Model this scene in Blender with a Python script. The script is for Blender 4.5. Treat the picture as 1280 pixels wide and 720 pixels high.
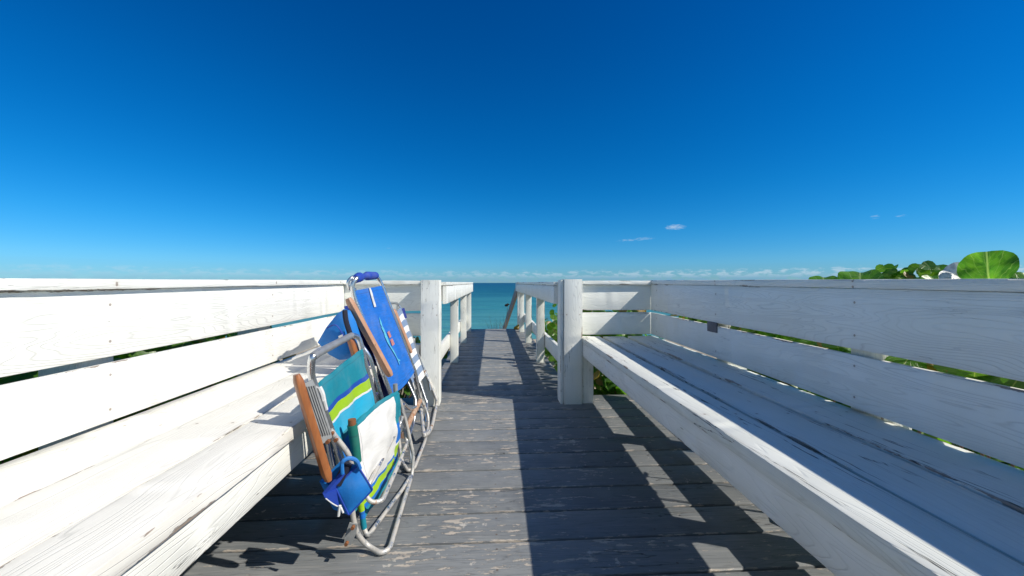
import bpy, bmesh, math, random
from math import radians as R, sin, cos, tan, atan, pi
from mathutils import Vector, noise as mn
random.seed(7)
sc = bpy.context.scene
for o in list(bpy.data.objects): bpy.data.objects.remove(o)
C = sc.collection

# ------------------------------------------------------------------ camera
F, H = 480.0, 0.95
TH = atan(26/480); HY = 353.5
cd = bpy.data.cameras.new('camera'); cam = bpy.data.objects.new('camera', cd); C.objects.link(cam)
cam.location = (0, 0, H); cam.rotation_euler = (R(90), 0, -TH)
cd.sensor_width = 36; cd.lens = 36*F/1280; cd.shift_y = -(360-HY)/1280
cd.clip_start = 0.02; cd.clip_end = 60000
sc.camera = cam

# ------------------------------------------------------------------ sun and sky
SUN = Vector((1.03, -.42, 1.0)).normalized()          # towards the sun
EL = math.asin(SUN.z); AZ = math.atan2(SUN.x, SUN.y)
w = bpy.data.worlds.new('World'); sc.world = w; w.use_nodes = True
nt = w.node_tree; N = nt.nodes; L = nt.links
for n in list(N): N.remove(n)
def nd(t, **k):
    n = N.new(t)
    for a, b in k.items(): setattr(n, a, b)
    return n
def wm(op, a, b=None, c=None, clamp=False):
    n = N.new('ShaderNodeMath'); n.operation = op; n.use_clamp = clamp
    for i, v in enumerate((a, b, c)):
        if v is None: continue
        if isinstance(v, (int, float)): n.inputs[i].default_value = v
        else: L.new(v, n.inputs[i])
    return n.outputs[0]
sky = nd('ShaderNodeTexSky', sky_type='NISHITA'); sky.sun_disc = False
sky.sun_elevation = EL; sky.sun_rotation = AZ
sky.air_density = 1.0; sky.dust_density = 0.0; sky.ozone_density = 6.0; sky.altitude = 0
hs = nd('ShaderNodeHueSaturation'); hs.inputs['Saturation'].default_value = 1.32; hs.inputs['Hue'].default_value = .492
L.new(sky.outputs[0], hs.inputs['Color'])
tc = nd('ShaderNodeTexCoord'); sep = nd('ShaderNodeSeparateXYZ'); L.new(tc.outputs['Generated'], sep.inputs[0])
az = wm('ARCTAN2', sep.outputs[0], sep.outputs[1]); el = wm('ARCSINE', sep.outputs[2])
# deep polarised upper sky, paler towards the horizon
gr = nd('ShaderNodeValToRGB'); e = gr.color_ramp.elements
e[0].position = 0; e[0].color = (.34, .66, 1.10, 1); e[1].position = 1; e[1].color = (.10, .60, .92, 1)
for p, c in ((.05, (.34, .76, 1.14, 1)), (.12, (.22, .80, 1.12, 1)), (.2, (.12, .80, 1.10, 1)), (.36, (.05, .78, 1.10, 1)), (.6, (.08, .68, 1.03, 1))):
    x = e.new(p); x.color = c
L.new(wm('DIVIDE', el, 1.1, clamp=True), gr.inputs[0])
ml = nd('ShaderNodeMix', data_type='RGBA', blend_type='MULTIPLY'); ml.inputs[0].default_value = 1
L.new(hs.outputs[0], ml.inputs[6]); L.new(gr.outputs[0], ml.inputs[7])
bk = wm('MULTIPLY', wm('SUBTRACT', .22, sep.outputs[1]), 1.9, clamp=True); bk = wm('MULTIPLY', bk, .85)  # added fill: unseen sky behind the camera, brighter and less blue, lifts shade
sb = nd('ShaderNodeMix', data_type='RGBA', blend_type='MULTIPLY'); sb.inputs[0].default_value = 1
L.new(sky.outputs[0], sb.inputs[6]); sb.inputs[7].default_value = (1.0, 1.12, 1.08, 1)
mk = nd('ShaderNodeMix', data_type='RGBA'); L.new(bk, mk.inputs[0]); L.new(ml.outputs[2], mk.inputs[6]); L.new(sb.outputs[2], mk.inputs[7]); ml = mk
# low cumulus line over the sea
cb = nd('ShaderNodeCombineXYZ'); L.new(wm('MULTIPLY', az, 40), cb.inputs[0]); L.new(wm('MULTIPLY', el, 120), cb.inputs[1])
n1 = nd('ShaderNodeTexNoise'); n1.inputs['Scale'].default_value = 1.0; n1.inputs['Detail'].default_value = 7; n1.inputs['Roughness'].default_value = .62
L.new(cb.outputs[0], n1.inputs['Vector'])
band = wm('MULTIPLY', wm('SUBTRACT', .036, el), 9.0)             # grows towards the horizon
cm = wm('MULTIPLY', wm('SUBTRACT', wm('ADD', n1.outputs['Fac'], wm('MINIMUM', band, .16)), .575), 9.0, clamp=True)
low = wm('MULTIPLY', wm('ADD', el, .001), 260, clamp=True)
cm = wm('MULTIPLY', wm('MULTIPLY', cm, low), wm('MULTIPLY', wm('SUBTRACT', .036, el), 120, clamp=True))
base = wm('MULTIPLY', wm('SUBTRACT', el, .010), 90, clamp=True)  # bluish flat bases, bright tops
cc = nd('ShaderNodeMix', data_type='RGBA'); L.new(base, cc.inputs[0])
cc.inputs[6].default_value = (1.7, 3.7, 6.2, 1); cc.inputs[7].default_value = (6.0, 7.2, 8.4, 1)
m1 = nd('ShaderNodeMix', data_type='RGBA'); cm = wm('MULTIPLY', cm, wm('ADD', .62, wm('MULTIPLY', az, .38), clamp=True))
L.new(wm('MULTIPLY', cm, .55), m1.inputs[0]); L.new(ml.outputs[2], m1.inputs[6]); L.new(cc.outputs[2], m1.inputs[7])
# a few small high wisps
def wisp(a0, e0, sa, se, amp):
    da = wm('DIVIDE', wm('SUBTRACT', az, R(a0)), R(sa)); de = wm('DIVIDE', wm('SUBTRACT', el, R(e0)), R(se))
    r = wm('ADD', wm('MULTIPLY', da, da), wm('MULTIPLY', de, de))
    return wm('MULTIPLY', wm('SUBTRACT', 1, r, clamp=True), amp)
cb2 = nd('ShaderNodeCombineXYZ'); L.new(wm('MULTIPLY', az, 45), cb2.inputs[0]); L.new(wm('MULTIPLY', el, 150), cb2.inputs[1])
n2 = nd('ShaderNodeTexNoise'); n2.inputs['Detail'].default_value = 6; n2.inputs['Scale'].default_value = 2.2; n2.inputs['Roughness'].default_value = .65
L.new(cb2.outputs[0], n2.inputs['Vector'])
ws = wisp(26.1, 7.6, 2.1, .62, 1.0)
for a in ((22.0, 6.2, 3.0, .5, .72), (19.0, 6.0, 2.0, .35, .65), (46.5, 7.1, .9, .5, .7), (48.5, 7.0, 1.2, .35, .65), (-15, 4.9, 3.2, .3, .55)):
    ws = wm('ADD', ws, wisp(*a))
wk = wm('MULTIPLY', wm('SUBTRACT', wm('MULTIPLY', ws, wm('MULTIPLY', n2.outputs['Fac'], 1.5)), .42), 1.7, clamp=True)
m2 = nd('ShaderNodeMix', data_type='RGBA'); L.new(wm('MULTIPLY', wk, .7), m2.inputs[0]); L.new(m1.outputs[2], m2.inputs[6]); m2.inputs[7].default_value = (6.4, 7.6, 8.6, 1)
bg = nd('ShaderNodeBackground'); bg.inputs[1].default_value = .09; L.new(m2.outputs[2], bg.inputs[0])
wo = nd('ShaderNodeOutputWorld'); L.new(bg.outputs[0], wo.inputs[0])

sd = bpy.data.lights.new('sun', 'SUN'); sd.energy = 4.9; sd.angle = R(.53); sd.color = (1, .94, .84)
so = bpy.data.objects.new('sun', sd); C.objects.link(so); so.rotation_euler = (-SUN).to_track_quat('-Z', 'Y').to_euler(); so.location = (5, -3, 8)
sc.view_settings.view_transform = 'Standard'; sc.view_settings.look = 'None'
sc.view_settings.exposure = 0.15; sc.view_settings.gamma = 1
sc.render.engine = 'CYCLES'
sc.cycles.max_bounces = 8

# ------------------------------------------------------------------ helpers
def at(px, py, Y):
    """world point on the plane y=Y seen at a photo pixel"""
    X = Y*tan(atan((px-640)/F)+TH); d = Y*cos(TH)+X*sin(TH)
    return Vector((X, Y, H-(py-HY)/F*d))
def atz(px, py, z):
    d = (H-z)*F/(py-HY); u = (px-640)/F*d
    return Vector((u*cos(TH)+d*sin(TH), d*cos(TH)-u*sin(TH), z))

class MB:
    def __init__(s): s.v = []; s.f = []; s.uv = []; s.mi = []; s.rnd = []; s.cur = 0.0; s.m = 0; s.p1 = []; s.p2 = []
    def add(s, vs, fs, uvs=None, p1=None, p2=None):
        s.p1 += p1 or [(0, 0, 9)]*len(vs); s.p2 += p2 or [(9, 0, 0)]*len(vs)
        b = len(s.v); s.v += [Vector(v) for v in vs]; s.rnd += [s.cur]*len(vs)
        for i, f in enumerate(fs):
            s.f.append([b+k for k in f]); s.mi.append(s.m)
            s.uv.append([uvs[k] for k in f] if uvs else [(0, 0)]*len(f))
    def build(s, name, mats, parent=None, sharp=35, smooth=True):
        me = bpy.data.meshes.new(name); o = bpy.data.objects.new(name, me)
        off = parent_origin(parent) if parent else Vector((0, 0, 0))
        me.from_pydata([v-off for v in s.v], [], s.f)
        ul = me.uv_layers.new(name='UVMap')
        k = 0
        for p, us in zip(me.polygons, s.uv):
            for li, u in zip(p.loop_indices, us): ul.data[li].uv = u
        for p, m in zip(me.polygons, s.mi): p.material_index = m
        a = me.attributes.new('rnd', 'FLOAT', 'POINT')
        a.data.foreach_set('value', s.rnd)
        for nm, dat in (('prof', s.p1), ('prof2', s.p2)):
            a = me.attributes.new(nm, 'FLOAT_VECTOR', 'POINT'); a.data.foreach_set('vector', [c for q in dat for c in q])
        for m in (mats if isinstance(mats, (list, tuple)) else [mats]): me.materials.append(m)
        if smooth:
            me.polygons.foreach_set('use_smooth', [True]*len(me.polygons))
            me.set_sharp_from_angle(angle=R(sharp))
        me.validate(); me.update()
        C.objects.link(o)
        if parent: o.parent = parent
        return o
def parent_origin(p):
    v = Vector((0, 0, 0))
    while p: v = v+p.location; p = p.parent
    return v
def tag(o, label=None, cat=None, group=None, kind=None):
    if label: o['label'] = label
    if cat: o['category'] = cat
    if group: o['group'] = group
    if kind: o['kind'] = kind
    return o
def empty(name, loc): 
    o = bpy.data.objects.new(name, None); o.location = loc; o.empty_display_size = .1; C.objects.link(o); return o

def board(mb, a, b, w, t, up=(0, 0, 1), r=.003, seg=.06, wob=.0020, chip=.004, seed=None):
    """plank from a to b (centre line); w along 'side', t along 'up'; worn rounded arrises"""
    a = Vector(a); b = Vector(b); ax = (b-a); ln = ax.length; ax.normalize()
    up = Vector(up); up = (up-ax*up.dot(ax)).normalized(); side = ax.cross(up).normalized()
    sd_ = random.random()*100 if seed is None else seed
    mb.cur = random.random()
    n = max(2, int(ln/seg)); prof = []
    for sx, sz in ((1, -1), (1, 1), (-1, 1), (-1, -1)):
        cx, cz = sx*(w/2-r), sz*(t/2-r)
        a0 = {(1, -1): -90, (1, 1): 0, (-1, 1): 90, (-1, -1): 180}[(sx, sz)]
        for k in (0, 45, 90):
            an = R(a0+k); prof.append((cx+r*cos(an), cz+r*sin(an), sx, sz))
    m = len(prof); vs = []; p1 = []; p2 = []
    for i in range(n+1):
        q = i/n; p = a+ax*ln*q
        end = .6*r if i in (0, n) else 0
        for j, (x, z, sx, sz) in enumerate(prof):
            k = mn.noise(Vector((q*ln*2.0+sd_, sx*3.1, sz*5.7)))*wob
            cidx = j//3
            ch = max(0, mn.noise(Vector((q*ln*14+sd_*3, cidx*7.3, 1.5)))-.33)*chip*2.2 if j % 3 == 1 else 0
            xx = x-sx*(ch+end)+k; zz = z-sz*(ch+end)+k*.7
            vs.append(p+side*xx+up*zz); p1.append((x, z, w/2)); p2.append((t/2, q*ln, ln))
    fs = []
    for i in range(n):
        for j in range(m):
            fs.append((i*m+j, i*m+(j+1) % m, (i+1)*m+(j+1) % m, (i+1)*m+j))
    fs.append(list(range(m))[::-1]); fs.append([n*m+j for j in range(m)])
    # keep orientation outward
    mb.add(vs, [f[::-1] for f in fs], None, p1, p2)

def smoothpath(P, rad=.03, k=5):
    P = [Vector(p) for p in P]; out = [P[0]]
    for i in range(1, len(P)-1):
        p0, p, p1 = P[i-1], P[i], P[i+1]
        d0 = (p0-p); d1 = (p1-p); r0 = min(rad, d0.length*.49, d1.length*.49)
        A = p+d0.normalized()*r0; B = p+d1.normalized()*r0
        for j in range(k+1):
            t = j/k; out.append(A*(1-t)**2+p*2*t*(1-t)+B*t*t)
    out.append(P[-1]); return out
def tube(mb, P, r, n=12, rad=.03, cap=True, smooth=True):
    P = smoothpath(P, rad) if smooth and len(P) > 2 else [Vector(p) for p in P]
    Q = [P[0]]
    for p in P[1:]:
        if (p-Q[-1]).length > 1e-5: Q.append(p)
    P = Q; mb.cur = random.random()
    T = [(P[min(i+1, len(P)-1)]-P[max(i-1, 0)]).normalized() for i in range(len(P))]
    u = T[0].orthogonal().normalized(); vs = []
    acc = 0; uv = []
    for i, p in enumerate(P):
        if i: acc += (p-P[i-1]).length
        u = (u-T[i]*u.dot(T[i])).normalized(); v = T[i].cross(u)
        rr = r(i/(len(P)-1)) if callable(r) else r
        for k in range(n):
            a = 2*pi*k/n; vs.append(p+u*cos(a)*rr+v*sin(a)*rr); uv.append((k/n, acc))
    fs = [(i*n+k, i*n+(k+1) % n, (i+1)*n+(k+1) % n, (i+1)*n+k) for i in range(len(P)-1) for k in range(n)]
    if cap: fs += [list(range(n))[::-1], [(len(P)-1)*n+k for k in range(n)]]
    mb.add(vs, fs, uv)
def cloth(mb, nt_, ft_, fb_, nb_, sag=.01, th=.0015, nu=16, nv=24, wr=.002, seed=0, edge=None):
    """grid between four corners (near top, far top, far bottom, near bottom) with thickness"""
    nt_, ft_, fb_, nb_ = map(Vector, (nt_, ft_, fb_, nb_))
    nrm = (ft_-nt_).cross(nb_-nt_).normalized()
    if nrm.x < 0: nrm = -nrm
    mb.cur = random.random(); vs = []; uv = []; M = nu+1
    for s in (1, -1):
        for j in range(nv+1):
            v = j/nv
            for i in range(nu+1):
                u = i/nu
                p = (nt_*(1-u)+ft_*u)*(1-v)+(nb_*(1-u)+fb_*u)*v
                d = -sag*4*u*(1-u)*(.5+2*v*(1-v))+wr*mn.noise(Vector((u*5+seed, v*4, seed)))*2+wr*mn.noise(Vector((u*13+seed, v*11, 3)))
                if edge: p = p+edge(u, v)
                vs.append(p+nrm*(d+s*th/2)); uv.append((u, 1-v))
    K = (nu+1)*(nv+1); fs = []
    for j in range(nv):
        for i in range(nu):
            a = j*M+i; q = (a, a+1, a+M+1, a+M)
            fs.append(q); fs.append(tuple(K+x for x in q[::-1]))
    rim = [i for i in range(nu+1)]+[j*M+nu for j in range(1, nv+1)]+[nv*M+i for i in range(nu-1, -1, -1)]+[j*M for j in range(nv-1, 0, -1)]
    for i in range(len(rim)):
        a, b = rim[i], rim[(i+1) % len(rim)]; fs.append((b, a, K+a, K+b))
    mb.add(vs, fs, uv)
    def surf(u, v, off=.003):
        p = (nt_*(1-u)+ft_*u)*(1-v)+(nb_*(1-u)+fb_*u)*v
        d = -sag*4*u*(1-u)*(.5+2*v*(1-v))+wr*mn.noise(Vector((u*5+seed, v*4, seed)))*2+wr*mn.noise(Vector((u*13+seed, v*11, 3)))
        return p+nrm*(d+off)
    return surf

# ------------------------------------------------------------------ materials
class MT:
    def __init__(s, name):
        s.m = bpy.data.materials.new(name); s.m.use_nodes = True; s.t = s.m.node_tree
        s.b = s.t.nodes['Principled BSDF']; s.out = s.t.nodes['Material Output']
    def n(s, t, **k):
        x = s.t.nodes.new(t)
        for a, b in k.items(): setattr(x, a, b)
        return x
    def l(s, a, b): s.t.links.new(a, b)
    def val(s, v, sock):
        if isinstance(v, (int, float)): sock.default_value = v
        elif isinstance(v, tuple): sock.default_value = v if len(v) == 4 or sock.type == 'VECTOR' else (*v, 1)
        else: s.l(v, sock)
    def math(s, op, a, b=None, c=None, clamp=False):
        x = s.n('ShaderNodeMath', operation=op, use_clamp=clamp)
        for i, v in enumerate((a, b, c)):
            if v is not None: s.val(v, x.inputs[i])
        return x.outputs[0]
    def mix(s, f, a, b, mode='MIX'):
        x = s.n('ShaderNodeMix', data_type='RGBA', blend_type=mode)
        s.val(f, x.inputs[0]); s.val(a, x.inputs[6]); s.val(b, x.inputs[7]); return x.outputs[2]
    def noise(s, vec, scale, det=4, rough=.55, dist=0):
        x = s.n('ShaderNodeTexNoise'); x.inputs['Scale'].default_value = scale; x.inputs['Detail'].default_value = det
        x.inputs['Roughness'].default_value = rough; x.inputs['Distortion'].default_value = dist
        if vec is not None: s.l(vec, x.inputs['Vector'])
        return x.outputs['Fac']
    def mapr(s, v, a, b, c=0, d=1):
        x = s.n('ShaderNodeMapRange'); s.val(v, x.inputs[0])
        for i, q in enumerate((a, b, c, d)): x.inputs[i+1].default_value = q
        return x.outputs[0]
    def bump(s, h, strength, dist, prev=None):
        x = s.n('ShaderNodeBump'); x.inputs['Strength'].default_value = strength; x.inputs['Distance'].default_value = dist
        s.l(h, x.inputs['Height'])
        if prev is not None: s.l(prev, x.inputs['Normal'])
        return x.outputs[0]
    def ramp(s, v, stops, const=False):
        x = s.n('ShaderNodeValToRGB'); cr = x.color_ramp
        if const: cr.interpolation = 'CONSTANT'
        while len(cr.elements) > 1: cr.elements.remove(cr.elements[-1])
        cr.elements[0].position = stops[0][0]; cr.elements[0].color = (*stops[0][1], 1)
        for p, c in stops[1:]: e = cr.elements.new(p); e.color = (*c, 1)
        s.val(v, x.inputs[0]); return x.outputs[0]
    def fin(s, col=None, rough=None, normal=None, **k):
        if col is not None: s.val(col, s.b.inputs['Base Color'])
        if rough is not None: s.val(rough, s.b.inputs['Roughness'])
        if normal is not None: s.l(normal, s.b.inputs['Normal'])
        for a, b in k.items(): s.val(b, s.b.inputs[a.replace('_', ' ')])
        return s.m

def wood_coord(M, axis, along=1.0, across=1.0):
    tcn = M.n('ShaderNodeTexCoord'); at_ = M.n('ShaderNodeAttribute', attribute_name='rnd')
    off = M.n('ShaderNodeVectorMath', operation='SCALE'); off.inputs[0].default_value = (37, 53, 91); M.l(at_.outputs['Fac'], off.inputs['Scale'])
    geo = M.n('ShaderNodeNewGeometry')
    ad = M.n('ShaderNodeVectorMath', operation='ADD'); M.l(geo.outputs['Position'], ad.inputs[0]); M.l(off.outputs[0], ad.inputs[1])
    mp = M.n('ShaderNodeVectorMath', operation='MULTIPLY'); sc_ = [across]*3; sc_[axis] = along
    mp.inputs[1].default_value = sc_; M.l(ad.outputs[0], mp.inputs[0])
    return mp.outputs[0], at_.outputs['Fac'], ad.outputs[0]

def prof_nodes(M, step, off, rows, rad):
    A = M.n('ShaderNodeAttribute', attribute_name='prof'); B = M.n('ShaderNodeAttribute', attribute_name='prof2')
    a = M.n('ShaderNodeSeparateXYZ'); b = M.n('ShaderNodeSeparateXYZ'); M.l(A.outputs['Vector'], a.inputs[0]); M.l(B.outputs['Vector'], b.inputs[0])
    ax = M.math('ABSOLUTE', a.outputs[0]); az_ = M.math('ABSOLUTE', a.outputs[1])
    dx = M.math('SUBTRACT', a.outputs[2], ax); dz = M.math('SUBTRACT', b.outputs[0], az_)
    d = M.math('MAXIMUM', dx, dz)                                    # distance to the nearest arris
    al = b.outputs[1]
    fu = M.math('MULTIPLY', M.math('SUBTRACT', M.math('FRACT', M.math('ADD', M.math('DIVIDE', M.math('SUBTRACT', al, off), step), .5)), .5), step)
    c = M.math('SUBTRACT', M.math('MAXIMUM', M.math('MULTIPLY', M.math('LESS_THAN', dx, dz), az_), M.math('MULTIPLY', M.math('GREATER_THAN', dx, dz), ax)), rows)
    c = M.math('SUBTRACT', M.math('ADD', ax, az_), M.math('ADD', rows, M.math('MINIMUM', a.outputs[2], b.outputs[0])))
    r = M.math('SQRT', M.math('ADD', M.math('MULTIPLY', fu, fu), M.math('MULTIPLY', c, c)))
    return d, r, al

def white_paint(name, axis, base=(.82, .822, .775), wear=.5, crack=1.0):
    M = MT(name)
    co, rnd, raw = wood_coord(M, axis, .9, 9.0)
    rings = M.noise(co, 1.0, 2, .45, .25)                                # growth figure: contours of stretched noise
    ph = M.math('MULTIPLY', rings, 34.0); fr = M.math('FRACT', ph)
    line = M.math('ABSOLUTE', M.math('SUBTRACT', fr, .5))                # 0 .. .5
    line = M.mapr(line, .0, .13, 1, 0)
    pat = M.mapr(M.noise(co, .5, 2), .42, .62)
    co2, _, _ = wood_coord(M, axis, 3.0, 150.0)
    fine = M.noise(co2, 1.0, 4, .6)
    co3, _, _ = wood_coord(M, axis, .55, 11.0)
    cn = M.noise(co3, 1.0, 5, .55, .15)
    ck = M.mapr(M.math('ABSOLUTE', M.math('SUBTRACT', cn, .5)), .0, .0018*max(1, crack), 1, 0)
    ckm = M.mapr(M.noise(raw, 1.9, 2), .42 if crack > 1 else .60, .52 if crack > 1 else .68)
    ck = M.math('MULTIPLY', M.math('MULTIPLY', ck, ckm), crack, clamp=True)
    co4, _, _ = wood_coord(M, axis, 7.0, 34.0)
    fl = M.noise(co4, 1.0, 5, .65)
    fm = M.mapr(M.noise(raw, 2.7, 2), .50, .75, 0, .10*wear)
    flake = M.mapr(M.math('ADD', fl, fm), .735, .75)
    dirt = M.noise(raw, 5.0, 5, .6)
    # knots and nail heads
    vo = M.n('ShaderNodeTexVoronoi'); vo.inputs['Scale'].default_value = 3.1; M.l(raw, vo.inputs['Vector'])
    nail = M.mapr(vo.outputs['Distance'], .010, .016, 1, 0)
    d, rr, al = prof_nodes(M, .86, .70, .052, .005)
    co5, _, _ = wood_coord(M, axis, 5.0, 22.0)
    an = M.noise(co5, 1.0, 5, .7); an2 = M.mapr(M.noise(raw, 1.7, 3), .40, .62, -.016, .0075*wear)
    arr = M.mapr(M.math('SUBTRACT', M.math('ADD', an2, M.math('MULTIPLY', M.math('SUBTRACT', an, .5), .05)), d), .0, .0015, 0, 1)
    flake = M.math('MAXIMUM', flake, arr)
    grime = M.mapr(d, .0, .02, .35, 0)
    screw = M.mapr(rr, .0035, .0045, 1, 0); stain = M.mapr(rr, .004, .016, .22, 0)
    col = M.mix(M.mapr(dirt, .35, .75, 0, .55), base, tuple(c*k for c, k in zip(base, (.87, .865, .82))))
    col = M.mix(M.math('MULTIPLY', M.math('MULTIPLY', line, pat), .42), col, (.42, .41, .38))
    col = M.mix(M.mapr(fine, .55, .8, 0, .18), col, (.5, .49, .45))
    col = M.mix(M.math('MULTIPLY', grime, dirt), col, (.40, .37, .31))
    col = M.mix(M.math('MULTIPLY', stain, dirt), col, (.45, .28, .16)); col = M.mix(M.math('MULTIPLY', screw, .75), col, (.22, .17, .13))
    col = M.mix(flake, col, M.mix(fine, (.22, .16, .12), (.36, .31, .26)))
    col = M.mix(M.math('MULTIPLY', ck, .9), col, (.05, .045, .04))
    col = M.mix(M.math('MULTIPLY', nail, .8), col, (.09, .06, .045))
    h = M.math('SUBTRACT', M.math('MULTIPLY', fine, .35), M.math('MULTIPLY', line, .45))
    nrm = M.bump(h, .7, .0022)
    nrm = M.bump(M.math('ADD', ck, M.math('MULTIPLY', flake, .5)), .8, -.003, nrm)
    return M.fin(col, M.mapr(fine, .3, .8, .38, .62), nrm)
WY = white_paint('white_paint_lengthwise', 1, wear=.4, crack=.7)
WYs = white_paint('white_paint_seat', 1, (.79, .775, .72), .4, .9)
WYr = white_paint('white_paint_cracked_seat', 1, (.74, .755, .70), 1.0, 2.4)
WX = white_paint('white_paint_crosswise', 0, (.84, .85, .80))
WZ = white_paint('white_paint_upright', 2, (.83, .84, .79), .5, 1.15)

def deck_mat():
    M = MT('grey_deck_paint')
    co, rnd, raw = wood_coord(M, 0, 1.3, 16.0)
    rings = M.noise(co, 1.0, 3, .5, .3)
    fr = M.math('ABSOLUTE', M.math('SUBTRACT', M.math('FRACT', M.math('MULTIPLY', rings, 16)), .5))
    line = M.mapr(fr, 0, .16, 1, 0)
    co2, _, _ = wood_coord(M, 0, 4.0, 120.0); fine = M.noise(co2, 1.0, 5, .65)
    co3, _, _ = wood_coord(M, 0, 1.0, 13.0); cn = M.noise(co3, 1.0, 4, .5, .1)
    ck = M.mapr(M.math('ABSOLUTE', M.math('SUBTRACT', cn, .5)), 0, .005, 1, 0)
    ck = M.math('MULTIPLY', ck, M.mapr(M.noise(raw, 2.2, 2), .48, .58))
    geo = M.n('ShaderNodeNewGeometry'); sp = M.n('ShaderNodeSeparateXYZ'); M.l(geo.outputs['Position'], sp.inputs[0])
    # foot traffic wears the middle of the walk
    tr = M.mapr(M.math('ABSOLUTE', M.math('ADD', sp.outputs[0], -.03)), .15, .75, 1, .25)
    co4, _, _ = wood_coord(M, 0, 13.0, 55.0); fl = M.noise(co4, 1.0, 6, .68)
    blob = M.noise(raw, 3.3, 3, .5)
    thr = M.math('ADD', M.math('ADD', fl, M.math('MULTIPLY', tr, .075)), M.mapr(blob, .35, .75, -.05, .09))
    flake = M.mapr(M.math('ADD', thr, M.mapr(sp.outputs[1], 2.6, 1.2, -.012, .016)), .662, .685)
    flake2 = M.mapr(M.math('ADD', M.noise(raw, 17.0, 6, .66), M.math('MULTIPLY', M.mapr(blob, .5, .7), .065)), .665, .70)
    d, rr, al = prof_nodes(M, .61, .10, .05, .005)
    edge = M.mapr(M.math('SUBTRACT', M.math('ADD', M.math('MULTIPLY', M.math('SUBTRACT', fl, .5), .06), M.math('MULTIPLY', tr, .003)), d), 0, .002)
    wear = M.mapr(M.math('MULTIPLY', tr, M.noise(raw, 6.0, 4, .6)), .3, .62, 0, .65)
    base = M.mix(rnd, (.10, .11, .118), (.215, .225, .228))
    base = M.mix(M.mapr(M.noise(co, 3.0, 4), .35, .7), base, M.mix(.5, base, (.11, .12, .125)))
    col = M.mix(wear, base, (.235, .245, .245))
    col = M.mix(M.math('MULTIPLY', line, .45), col, (.075, .08, .085))
    col = M.mix(M.mapr(fine, .52, .75, 0, .5), col, (.33, .32, .30))
    wood = M.mix(fine, (.38, .30, .23), (.56, .52, .45))
    col = M.mix(M.math('MULTIPLY', flake, .85), col, wood)
    col = M.mix(M.math('MULTIPLY', flake2, .75), col, (.52, .48, .42))
    col = M.mix(M.math('MULTIPLY', edge, .7), col, wood)
    col = M.mix(M.mapr(rr, .0035, .005, .8, 0), col, (.10, .07, .05))
    col = M.mix(M.mapr(M.noise(raw, 2.6, 4, .6), .5, .75, 0, .3), col, (.20, .21, .215))
    col = M.mix(ck, col, (.02, .02, .02))
    h = M.math('SUBTRACT', M.math('MULTIPLY', fine, .6), M.math('MULTIPLY', line, .3))
    nrm = M.bump(h, .55, .002); nrm = M.bump(M.math('ADD', ck, M.math('MULTIPLY', flake, .4)), .9, -.003, nrm)
    return M.fin(col, M.mapr(fine, .3, .8, .42, .72), nrm)
DECK = deck_mat()

def simple(name, col, rough=.5, metal=0, var=.15, nscale=30, bumpd=0, **k):
    M = MT(name); t_ = M.n('ShaderNodeTexCoord'); nz = M.noise(t_.outputs['Object'], nscale, 4)
    c2 = tuple(x*(1-var*2) for x in col)
    c = M.mix(M.mapr(nz, .3, .7), col, c2)
    nrm = M.bump(M.noise(t_.outputs['Object'], nscale*6, 3), .3, bumpd) if bumpd else None
    return M.fin(c, rough, nrm, Metallic=metal, **k)
def alu(name, worn):
    M = MT(name); t_ = M.n('ShaderNodeTexCoord'); a = M.noise(t_.outputs['Object'], 26, 6, .7); b = M.noise(t_.outputs['Object'], 150, 3)
    ox = M.mapr(a, .68-worn*.26, .78-worn*.26)
    col = M.mix(ox, (.72, .73, .74), M.mix(b, (.40, .37, .33), (.62, .60, .56)))
    rs = M.mapr(M.noise(t_.outputs['Object'], 14, 6, .7), .66-worn*.05, .72-worn*.05)
    col = M.mix(rs, col, (.30, .13, .05))
    met = M.math('SUBTRACT', M.math('SUBTRACT', .95, M.math('MULTIPLY', ox, .7)), M.math('MULTIPLY', rs, .2), clamp=True)
    ro = M.math('ADD', M.math('MULTIPLY', ox, .3), .27)
    return M.fin(col, ro, M.bump(b, .2, .0006), Metallic=met)
ALU = alu('aluminium_tube', .25); ALW = alu('weathered_aluminium_tube', 1.0)
def armwood(name, a, b, rough):
    M = MT(name); t_ = M.n('ShaderNodeTexCoord'); mp = M.n('ShaderNodeMapping'); mp.inputs['Scale'].default_value = (60, 60, 9)
    M.l(t_.outputs['Object'], mp.inputs[0]); g = M.noise(mp.outputs[0], 1, 5, .6, .4)
    sp = M.mapr(M.noise(t_.outputs['Object'], 70, 3), .68, .76)
    col = M.mix(M.mapr(g, .3, .7), a, b); col = M.mix(M.math('MULTIPLY', sp, .6), col, (.08, .05, .03))
    return M.fin(col, rough, M.bump(g, .3, .001))
ARM1 = armwood('varnished_arm_wood', (.36, .135, .045), (.21, .07, .025), .3)
ARM2 = armwood('pale_arm_wood', (.50, .28, .17), (.38, .20, .12), .5)
RUST = armwood('rusted_tube', (.30, .12, .05), (.45, .36, .27), .75)
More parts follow.
